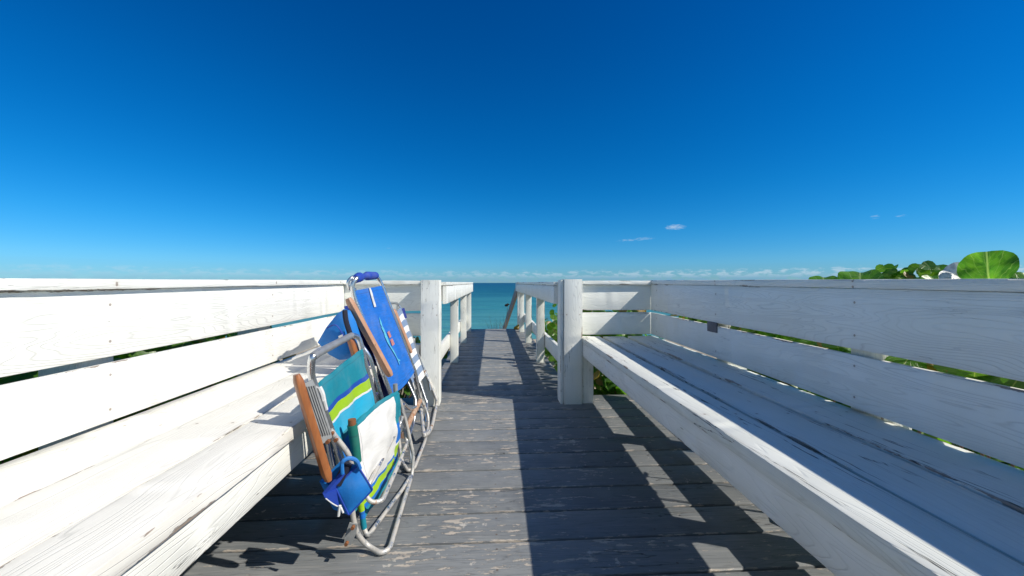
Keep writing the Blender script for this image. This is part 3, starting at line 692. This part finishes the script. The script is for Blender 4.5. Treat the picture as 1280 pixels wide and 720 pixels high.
def chair_b():
    root = empty('beach_chair', atz(516, 575, 0)); tag(root, 'tallest folded beach chair in royal blue with pale wooden arms, middle of three', 'beach chair', 'folded beach chairs leaning on the left bench')
    mb = MB(); tube(mb, [at(491, 500, 2.06), at(441.5, 368, 1.96), at(440, 355, 1.955), at(446, 347, 1.97), at(466, 344.5, 2.36), at(473, 347, 2.415), at(478, 358, 2.43), at(519, 465, 2.54), at(524, 490, 2.57)], .0115, rad=.03)
    mb.build('back_frame', ALU, root)
    mb = MB(); tube(mb, [at(444, 362, 1.99), at(436.5, 362, 1.955), at(434.5, 352, 1.95), at(440, 346.5, 1.96), at(450, 345.5, 2.08)], .0085, rad=.025); mb.build('handle_bar', ALU, root)
    mb = MB(); tube(mb, [at(444, 349, 1.975), at(450, 346, 2.05), at(458, 345, 2.2), at(469, 344.5, 2.38)], lambda t: .021+.005*sin(t*9), n=12, rad=.03); mb.build('handle_cover', POUCH2, root)
    mb = MB(); sf = cloth(mb, at(438, 364, 1.96), at(478, 357, 2.43), at(518.5, 463, 2.54), at(487, 493, 2.06), sag=.010, wr=.004, seed=4, nu=20, nv=30,
                          edge=lambda u, v: Vector((0, 0, -.035*sin(pi*u)*v**6)))
    bf = mb.build('back_fabric', FAB_B, root, sharp=60)
    # print: leaping fish and two squares
    mb = MB()
    def pp(lst, o=.0045): return [sf(u, v, o) for u, v in lst]
    for quad in ([(.46, .36), (.50, .37), (.53, .44), (.49, .43)], [(.49, .43), (.53, .44), (.535, .52), (.47, .50)], [(.47, .50), (.535, .52), (.55, .60), (.49, .57)],
                 [(.49, .57), (.55, .60), (.585, .67), (.55, .65)], [(.55, .65), (.585, .67), (.60, .77), (.585, .75)], [(.47, .36), (.535, .30), (.53, .36), (.50, .40)], [(.45, .40), (.48, .40), (.49, .45), (.47, .46)],
                 [(.585, .75), (.60, .77), (.65, .80), (.61, .80)], [(.585, .75), (.60, .77), (.595, .83), (.58, .83)]):
        patch(mb, pp(quad), .001)
    mb.build('fish_print', LOGO_C, bf)
    mb = MB()
    for v0 in (.475, .56): patch(mb, pp([(.60, v0), (.69, v0-.005), (.69, v0+.06), (.60, v0+.065)]), .001)
    mb.build('square_print', LOGO_R, bf)
    mb = MB()
    for i in range(6): patch(mb, pp([(.50-.003*i, .0+.032*i), (.555-.003*i, .0+.032*i), (.552-.003*i, .034+.032*i), (.497-.003*i, .034+.032*i)], .006), .002)
    mb.build('strap', WPL, bf)
    mb = MB(); cloth(mb, at(430, 383, 1.93), at(474, 372, 2.40), at(508, 480, 2.52), at(478, 500, 2.05), sag=.01, seed=6); 
    mb.build('seat_fabric', FAB_D, root, sharp=60)
    for a, b in ((at(435, 373, 1.88), at(488, 470, 1.97)), (at(491, 387, 2.50), at(513, 441, 2.57))):
        mb = MB(); board(mb, a, b, .026, .036, up=(.4, -.6, 1), r=.006, seg=.02, wob=.0008, chip=.002); mb.build('armrest', ARM2, root)
    mb = MB(); tube(mb, [at(486, 498, 2.04), at(498, 545, 2.05), at(502, 577, 2.03), atz(510, 589, .014), atz(518, 585, .012), atz(531, 552, .012), atz(535.5, 532, .014), at(535, 518, 2.60), at(527, 500, 2.59), at(518, 472, 2.57)], .0088, rad=.04); mb.build('leg_loop', ALW, root)
    mb = MB(); tube(mb, [at(504, 505, 2.08), at(503, 520, 2.10), at(511, 545, 2.09), at(514, 578, 2.03)], .009, rad=.03); tube(mb, [at(510, 478, 2.5), at(520, 500, 2.45), at(517, 530, 2.35), at(509, 552, 2.2)], .0085, rad=.03)
    tube(mb, [at(498, 498, 2.1), at(513, 512, 2.3), at(526, 506, 2.5)], .0085, rad=.03); mb.build('seat_loop', ALU, root)
    mb = MB(); tube(mb, [at(504, 545, 2.07), at(514, 522, 2.28), at(525, 501, 2.52)], .0155, n=12); mb.build('cross_bar', RUST, root)
    # storage bag hanging behind the near side
    out = [(397, 428), (408, 409), (420, 394), (430, 386), (438, 388), (445, 402), (452, 424), (450, 440), (436, 449), (424, 450), (411, 443)]
    ctr = at(428, 420, 1.86); mb = MB(); vs = []; n = len(out); rings = 7; fs = []; uv = []
    for s_ in (0, 1):
        for r_ in range(1, rings+1):
            t = r_/rings
            for i, (px, py) in enumerate(out):
                Y = 1.80 if s_ == 0 else 1.96
                e = at(px, py, 1.88); p = ctr.lerp(e, t); d = math.sqrt(max(0, 1-t*t))*.055
                d += .012*mn.noise(Vector((i*.8, t*4, s_*3)))*(1-t)
                vs.append(p+Vector((.5, -1, 0)).normalized()*(d if s_ == 0 else -d)); uv.append((t*cos(i), t*sin(i)))
    for s_ in (0, 1):
        b0 = s_*rings*n
        for r_ in range(rings-1):
            for i in range(n):
                f = (b0+r_*n+i, b0+r_*n+(i+1) % n, b0+(r_+1)*n+(i+1) % n, b0+(r_+1)*n+i); fs.append(f if s_ == 0 else f[::-1])
        fs.append([b0+i for i in range(n)])
    mb.add(vs, fs, uv); bag = mb.build('storage_bag', POUCH, root, sharp=70)
    mb = MB(); tube(mb, [at(431, 388, 1.80), at(432, 400, 1.79), at(440, 425, 1.80), at(449, 440, 1.83)], .012, n=8); mb.build('bag_opening_shade', DARK, bag)  # dark tube paints the shade within the bag's opening
    mb = MB(); tube(mb, [at(409, 410, 1.82), at(420, 404, 1.79), at(430, 420, 1.79)], .003, n=6); mb.build('bag_seam', POUCH2, bag)
    mb = MB(); patch(mb, [at(423, 420, 1.775), at(428, 418, 1.775), at(429, 423, 1.775), at(424, 425, 1.775)], .002); mb.build('bag_label', WPL, bag)
    return root
chair_b()

def chair_c():
    root = empty('beach_chair', atz(542, 520, 0)); tag(root, 'folded beach chair with blue and white striped fabric, farthest, beside the white corner post', 'beach chair', 'folded beach chairs leaning on the left bench')
    ft = at(503, 386, 2.93); fb = at(531, 470, 2.97); wv = Vector((0.0, -.40, 0))
    mb = MB(); cloth(mb, ft+wv, ft, fb, fb+wv, sag=.008, seed=14, wr=.002, edge=lambda u, v: Vector((0, 0, .012*sin(u*9)*(1-v)))); mb.build('back_fabric', FAB_C, root, sharp=60)
    o = Vector((-.012, .012, 0))
    mb = MB(); tube(mb, [fb+wv+o, ft+wv+o, ft+wv+o+Vector((-.03, .02, .06)), ft+o+Vector((-.03, -.02, .045)), ft+o, at(526, 452, 2.98), at(536, 473, 2.98), at(538, 488, 2.96)], .010, rad=.03); mb.build('back_frame', ALU, root)
    mb = MB(); tube(mb, [at(520, 476, 2.62), at(526, 510, 2.62), atz(530, 545, .06), atz(536, 541, .012), atz(540, 533, .012), atz(545.5, 507, .014), at(546, 500, 2.96), at(541, 487, 2.97), at(530, 462, 2.98)], .0115, rad=.035); mb.build('leg_loop', ALW, root)
    mb = MB(); tube(mb, [at(522, 470, 2.9), at(534, 505, 2.85), at(533, 528, 2.65)], .009, rad=.03); mb.build('seat_loop', ALU, root)
    mb = MB(); patch(mb, [at(500.5, 386, 2.90), at(505, 385, 2.92), at(508.5, 397, 2.93), at(505, 399, 2.91)], .01); mb.build('strap', FAB_D, root)
    return root
chair_c()

# ------------------------------------------------------------------ sea grape shrubs
def leaf_mat(name, a, b, vein, tint, two=0, vk=.7):
    M = MT(name); uvn = M.n('ShaderNodeUVMap'); sp = M.n('ShaderNodeSeparateXYZ'); M.l(uvn.outputs[0], sp.inputs[0])
    U, V = sp.outputs[0], sp.outputs[1]                    # u: -1..1 across, v: 0..1 along
    at_ = M.n('ShaderNodeAttribute', attribute_name='rnd'); rn = at_.outputs['Fac']
    au = M.math('ABSOLUTE', U)
    mid = M.mapr(au, .015, .05, 1, 0)
    ph = M.math('ADD', M.math('MULTIPLY', M.math('ARCTAN2', au, M.math('ADD', V, .10)), 2.3), M.math('MULTIPLY', M.noise(uvn.outputs[0], 3.0, 3), .55))
    ph2 = M.math('ADD', M.math('SUBTRACT', M.math('MULTIPLY', V, 7.0), M.math('MULTIPLY', au, 4.0)), M.math('MULTIPLY', M.noise(uvn.outputs[0], 5.0, 3), 1.1))
    vl = M.mapr(M.math('ABSOLUTE', M.math('SUBTRACT', M.math('FRACT', ph), .5)), .0, .028, .7, 0)
    vl = M.math('MAXIMUM', vl, M.mapr(M.math('ABSOLUTE', M.math('SUBTRACT', M.math('FRACT', ph2), .5)), 0, .05, .35, 0))
    t_ = M.n('ShaderNodeTexCoord'); nz = M.noise(t_.outputs['Object'], 26, 4)
    c = M.mix(rn, a, b); c = M.mix(M.mapr(nz, .35, .7, 0, .5), c, tint)
    if two: c = M.mix(M.mapr(M.noise(uvn.outputs[0], 1.6, 4, .6, .5), .46, .56, 0, two), c, (.018, .085, .010))
    old = M.math('GREATER_THAN', rn, .93); c = M.mix(M.math('MULTIPLY', old, .8), c, (.30, .14, .03))
    c = M.mix(M.math('MULTIPLY', M.math('MAXIMUM', mid, M.math('MULTIPLY', vl, .55 if not two else .9)), vk), c, vein)
    brown = M.mapr(M.noise(t_.outputs['Object'], 40, 3), .70, .74); c = M.mix(M.math('MULTIPLY', brown, .7), c, (.16, .08, .03))
    nrm = M.bump(M.math('MAXIMUM', mid, vl), .4, .002)
    M.fin(c, .34, nrm)
    tr = M.n('ShaderNodeBsdfTranslucent'); M.l(M.mix(1.0, c, (2.4, 2.7, .8), 'MULTIPLY'), tr.inputs[0])
    mx = M.n('ShaderNodeMixShader'); mx.inputs[0].default_value = .42
    M.l(M.b.outputs[0], mx.inputs[1]); M.l(tr.outputs[0], mx.inputs[2]); M.l(mx.outputs[0], M.out.inputs[0])
    return M.m
LEAF = leaf_mat('sea_grape_leaf', (.035, .115, .012), (.11, .22, .022), (.30, .36, .10), (.05, .15, .02))
LEAFB = leaf_mat('big_sea_grape_leaf', (.07, .21, .02), (.09, .23, .025), (.34, .45, .20), (.16, .30, .02), two=.65, vk=.85)
STEM = simple('stem_bark', (.16, .09, .05), .8, nscale=40)
def add_leaf(mb, p, nrm, tip, r, rnd=None, fold=.12, n=14, rows=3):
    nrm = Vector(nrm).normalized(); tip = Vector(tip); tip = (tip-nrm*tip.dot(nrm)).normalized(); sd_ = nrm.cross(tip)
    mb.cur = random.random() if rnd is None else rnd
    vs = []; uv = []; fs = []; K = n; sdv = random.random()*50
    # rows of concentric rings around the centre, notched base
    for q in range(rows+1):
        t = q/rows
        if q == 0: vs.append(p+tip*r); uv.append((0, .5)); continue
        big = n > 20
        for i in range(K):
            a = 2*pi*i/K+pi
            rr = r*t*(1+.04*mn.noise(Vector((cos(a)*2+sdv, sin(a)*2, 0))))
            if i == 0: rr *= (1-.22*t)
            if big: rr *= 1-.16*t*math.exp(-((a-2*pi)/.35)**2)-.30*t*math.exp(-(min(abs(a-pi), abs(a-3*pi))/.3)**2)+.05*t*mn.noise(Vector((a*3, sdv, 1)))
            x = sin(a)*rr*1.08; y = cos(a)*rr
            z = fold*abs(x)-(.10*rr*rr/r)+(.11 if big else .05)*r*t*t*sin(3*a+sdv)+(.05*r*t*t*sin(7*a) if big else 0)
            vs.append(p+tip*(r+y)+sd_*x+nrm*z); uv.append((x/r, .5+.5*y/r))
    for i in range(K): fs.append((0, 1+i, 1+(i+1) % K))
    for q in range(1, rows):
        b0 = 1+(q-1)*K; b1 = 1+q*K
        for i in range(K): fs.append((b0+i, b1+i, b1+(i+1) % K, b0+(i+1) % K))
    mb.add(vs, fs, uv)
def shrub(label, cx, cy, rx, ry, ztop, nl, zbase=-.6, lo=.55, rmin=.045, rmax=.085, cat='shrub', limit=None, name='sea_grape_shrub', stemr=.012, extra=()):
    root = empty(name, (cx, cy, zbase)); tag(root, label, cat, 'sea grape shrubs around the boardwalk')
    st = MB(); lf = MB(); hh = ztop-zbase; k = 0; nb = max(6, nl//9)
    tips = []
    for b in range(nb):
        a = random.random()*2*pi; q = math.sqrt(random.random()); x = cx+rx*q*cos(a); y = cy+ry*q*sin(a)
        zt = zbase+hh*(1-.35*q*q)*random.uniform(lo, 1.0)
        if limit and not limit(x, y, zt): continue
        b0 = Vector((cx+(x-cx)*.35, cy+(y-cy)*.35, zbase)); b1 = Vector((x, y, zt))
        m_ = b0.lerp(b1, .5)+Vector((random.uniform(-.08, .08), random.uniform(-.08, .08), .08))
        tube(st, [b0, m_, b1], lambda t: stemr*(1-.7*t), n=6, rad=.2); tips.append((b0, m_, b1))
    tries = 0
    while k < nl and tips and tries < nl*6:
        tries += 1
        b0, m_, b1 = random.choice(tips); t = random.random()**.55
        p = (m_.lerp(b1, (t-.3)/.7) if t > .3 else b0.lerp(m_, t/.3))
        nr = Vector((random.gauss(.35, .55), random.gauss(-.25, .55), random.uniform(.25, 1.1)))
        tip = Vector((random.gauss(0, 1), random.gauss(0, 1), random.gauss(.1, .4)))
        r = random.uniform(rmin, rmax); e = p+tip.normalized()*2.2*r
        if limit and not (limit(e.x, e.y, e.z+.02) and limit(p.x, p.y, p.z)): continue
        if e.z > ztop+.02: continue
        add_leaf(lf, p, nr, tip, r, n=10, rows=2); k += 1
    for (n_, fx, y0, y1, z0, z1, r0, r1, face) in extra:
        for i in range(n_):
            y = random.uniform(y0, y1); a, b = fx(y); p = Vector((random.uniform(a, b), y, random.uniform(z0, z1)))
            nr = Vector(face)+Vector((random.gauss(0, .45), random.gauss(0, .45), random.gauss(0, .35)))
            r = random.uniform(r0, r1); tip = Vector((random.gauss(0, .3), random.gauss(0, 1), random.gauss(0, .5))).normalized()
            q = p-tip*r; add_leaf(lf, q, nr, tip, r, n=10, rows=2)
    st.build('stem', STEM, root); lf.build('foliage', LEAF, root, sharp=180)
    return root
okR = lambda x, y, z: x > 1.30+.047*y and (z < (x-1.3)*.95+.12 or (z > .50+(x-1.24)*.97 and z < .93) )
okL = lambda x, y, z: (x < -1.55 or (x < -1.3 and z < .45)) and z < .9
okW = lambda x, y, z: x > .78 and y > 3.30 and z < .90
okWL = lambda x, y, z: x < -.62 and y > 3.3
pos = ((1, 1.95, .1, 'behind the right bench back near the frame edge'), (1, 1.95, 1.15, 'behind the middle of the right bench back'), (1, 2.05, 2.3, 'behind the far half of the right bench back'))
xr = lambda y: (1.153+.047*y+.08, 1.153+.047*y+.18)
xl = lambda y: (-2.05, -1.58)
for s, x, y, t in pos: shrub('leafy sea grape shrub growing '+t, x-.15, y, .8, .75, .93, 520, limit=okR, rmax=.085, stemr=.006, extra=[(120, xr, y-.55, y+.55, .66, .79, .03, .05, (-.5, -.2, .7))])
for x, y, t in ((-1.9, .1, 'nearest end of the left bench back'), (-1.9, 1.2, 'middle of the left bench back'), (-2.0, 2.4, 'far end of the left bench back')):
    shrub('green sea grape shrub glimpsed through the slats, '+t, x+.1, y, .75, .8, .93, 480, limit=okL, rmax=.09, stemr=.006, extra=[(170, xl, y-.55, y+.55, .48, .74, .04, .065, (.6, -.3, .6))])
shrub('dense sea grape shrub outside the right walkway railing, nearest the corner post', 1.25, 3.95, .55, .7, .84, 330, limit=okW, rmin=.04, rmax=.07, extra=[(110, lambda y: (1.0, 1.45), 3.5, 4.7, .35, .82, .03, .055, (-.4, -.6, .6)), (120, lambda y: (.76, 1.3), 3.35, 4.8, -.25, .22, .04, .06, (-.2, -.5, .8))])
shrub('yellowing sea grape shrub farther along outside the right walkway railing', 1.35, 5.5, .6, .9, .72, 300, limit=okW, rmin=.04, rmax=.07, extra=[(110, lambda y: (1.0, 1.5), 4.8, 6.4, .1, .72, .03, .055, (-.4, -.6, .6)), (120, lambda y: (.76, 1.4), 4.8, 7.0, -.3, .15, .04, .06, (-.2, -.5, .8))])
shrub('low sea grape shrub outside the far end of the right railing', 1.5, 7.4, .7, .9, .45, 200, limit=okW, rmin=.04, rmax=.07)
shrub('low dark sea grape shrub outside the left walkway railing', -1.2, 4.4, .5, 1.0, .22, 200, limit=okWL, rmin=.04, rmax=.07)
shrub('small sea grape shrub beside the far end of the left railing', -1.2, 6.6, .5, 1.0, .12, 160, limit=okWL, rmin=.04, rmax=.07)
shrub('sea grape shrub in deep shade seen beneath the right bench end', 1.35, 3.55, .6, .25, .42, 170, limit=lambda x, y, z: y > 3.28 and x > .8 and z < .5, rmin=.05, rmax=.08, extra=[(70, lambda y: (.74, 1.35), 3.2, 3.36, .45, .78, .03, .05, (.1, -.8, .5))])
shrub('distant sea grape shrub with small round leaves showing above the right bench back', 4.35, 3.6, .75, .5, 1.06, 420, lo=.85, rmin=.035, rmax=.06, extra=[(46, lambda y: (3.95, 4.35), 3.4, 3.8, 1.0, 1.10, .035, .055, (-.5, -.4, .7)), (40, lambda y: (4.45, 5.1), 3.4, 3.8, 1.0, 1.12, .035, .06, (-.5, -.4, .7))])

# single tall sprigs showing over the right bench back
def sprig(label, lst, foot):
    root = empty('sea_grape_sprig', foot); tag(root, label, 'plant', 'sea grape sprigs above the right bench back')
    st = MB(); 
    for (p, nrm, tip, r, mat) in lst:
        tube(st, [Vector(foot), Vector(foot).lerp(p, .5)+Vector((.04, .02, 0)), Vector(p)], lambda t: .008*(1-.55*t), n=7, rad=.2)
    for (p, nrm, tip, r, mat) in lst:
        mb = MB(); add_leaf(mb, Vector(p), nrm, tip, r, rnd=random.random()*.8, n=36, rows=8, fold=.16); mb.build('leaf', mat, root, sharp=180)
    st.build('stem', STEM, root)
PALE = simple('bleached_leaf', (.66, .68, .66), .3, var=.25, nscale=60, bumpd=.004)
Yb = 1.06
p0 = at(1234, 352, Yb)
sprig('largest upright round sea grape leaf beside a bleached white one, top right', [
    (p0+Vector((.004, 0, -.012)), (-.90, -.34, .22), (.16, .16, 1), .057, LEAFB),
    (at(1224, 360, Yb+.03), (-.35, -.80, .42), (-.50, .35, .60), .050, PALE),
    (at(1283, 364, Yb-.02), (-.5, -.45, .7), (.5, .3, .6), .042, LEAFB), (at(1186, 366, 1.16), (-.55, -.45, .7), (.3, .3, 1), .034, LEAFB)], (p0.x+.02, Yb+.03, -.6))
sprig('wide flat sea grape leaf just cresting the rail left of the biggest leaf', [
    (at(1075, 362, 1.36), (-.45, -.45, .75), (.35, .35, 1), .062, LEAFB), (at(1170, 362, 1.3), (-.3, -.7, .5), (.1, .1, 1), .034, LEAFB)], (1.5, 1.4, -.6))
sprig('smaller low sea grape leaf cresting the rail, nearest the bench corner', [
    (at(1030, 362, 1.55), (-.45, -.45, .75), (.2, .3, 1), .05, LEAFB)], (1.55, 1.6, -.6))

# dry weed standing at the walkway end and twiggy grass
def weed():
    root = empty('dry_weed', (.35, 9.4, -.9)); tag(root, 'dry brown weed with dark seed head rising past the walkway end', 'plant')
    mb = MB(); top = at(634, 382, 9.4); tube(mb, [Vector((.38, 9.4, -.9)), at(631, 405, 9.4), at(634, 392, 9.4), top], .006, n=5, rad=.1)
    for i in range(26):
        px = random.uniform(611, 640); a = at(px, 425, 9.3+random.random()*.5); b = at(px+random.uniform(-9, 5), random.uniform(393, 408), 9.4)
        tube(mb, [a, a.lerp(b, .6)+Vector((.02, 0, 0)), b], lambda t: .0045*(1-.6*t), n=4, rad=.1, cap=False)
    mb.build('stalk', simple('dry_stalk', (.27, .22, .15), .8), root)
    mb = MB(); 
    for k in range(14):
        d = Vector((random.gauss(0, 1), random.gauss(0, 1), random.gauss(0, .7)))*.022; tube(mb, [top+d-Vector((.02, 0, 0)), top+d+Vector((.02, 0, .012))], .014, n=6)
    mb.build('seed_head', simple('dark_seed_head', (.025, .018, .012), .9), root)
weed()
def curled_leaf():
    mb = MB(); c = at(645, 402, 8.25)
    c = Vector((.36, WEND-.1, .03)); c.z = .035
    for k in range(3): add_leaf(mb, Vector((RI-.09+.03*k, WEND-.12-.05*k, .006+.02*k)), (.2*k, -.6, .8-.3*k), (1, .2*k-.2, .4), .045, rnd=.97, n=12, rows=3, fold=.6)
    root = mb.build('fallen_leaf', LEAF, sharp=180); tag(root, 'curled brown dead leaves at the foot of the far right railing post', 'leaf litter')
curled_leaf()
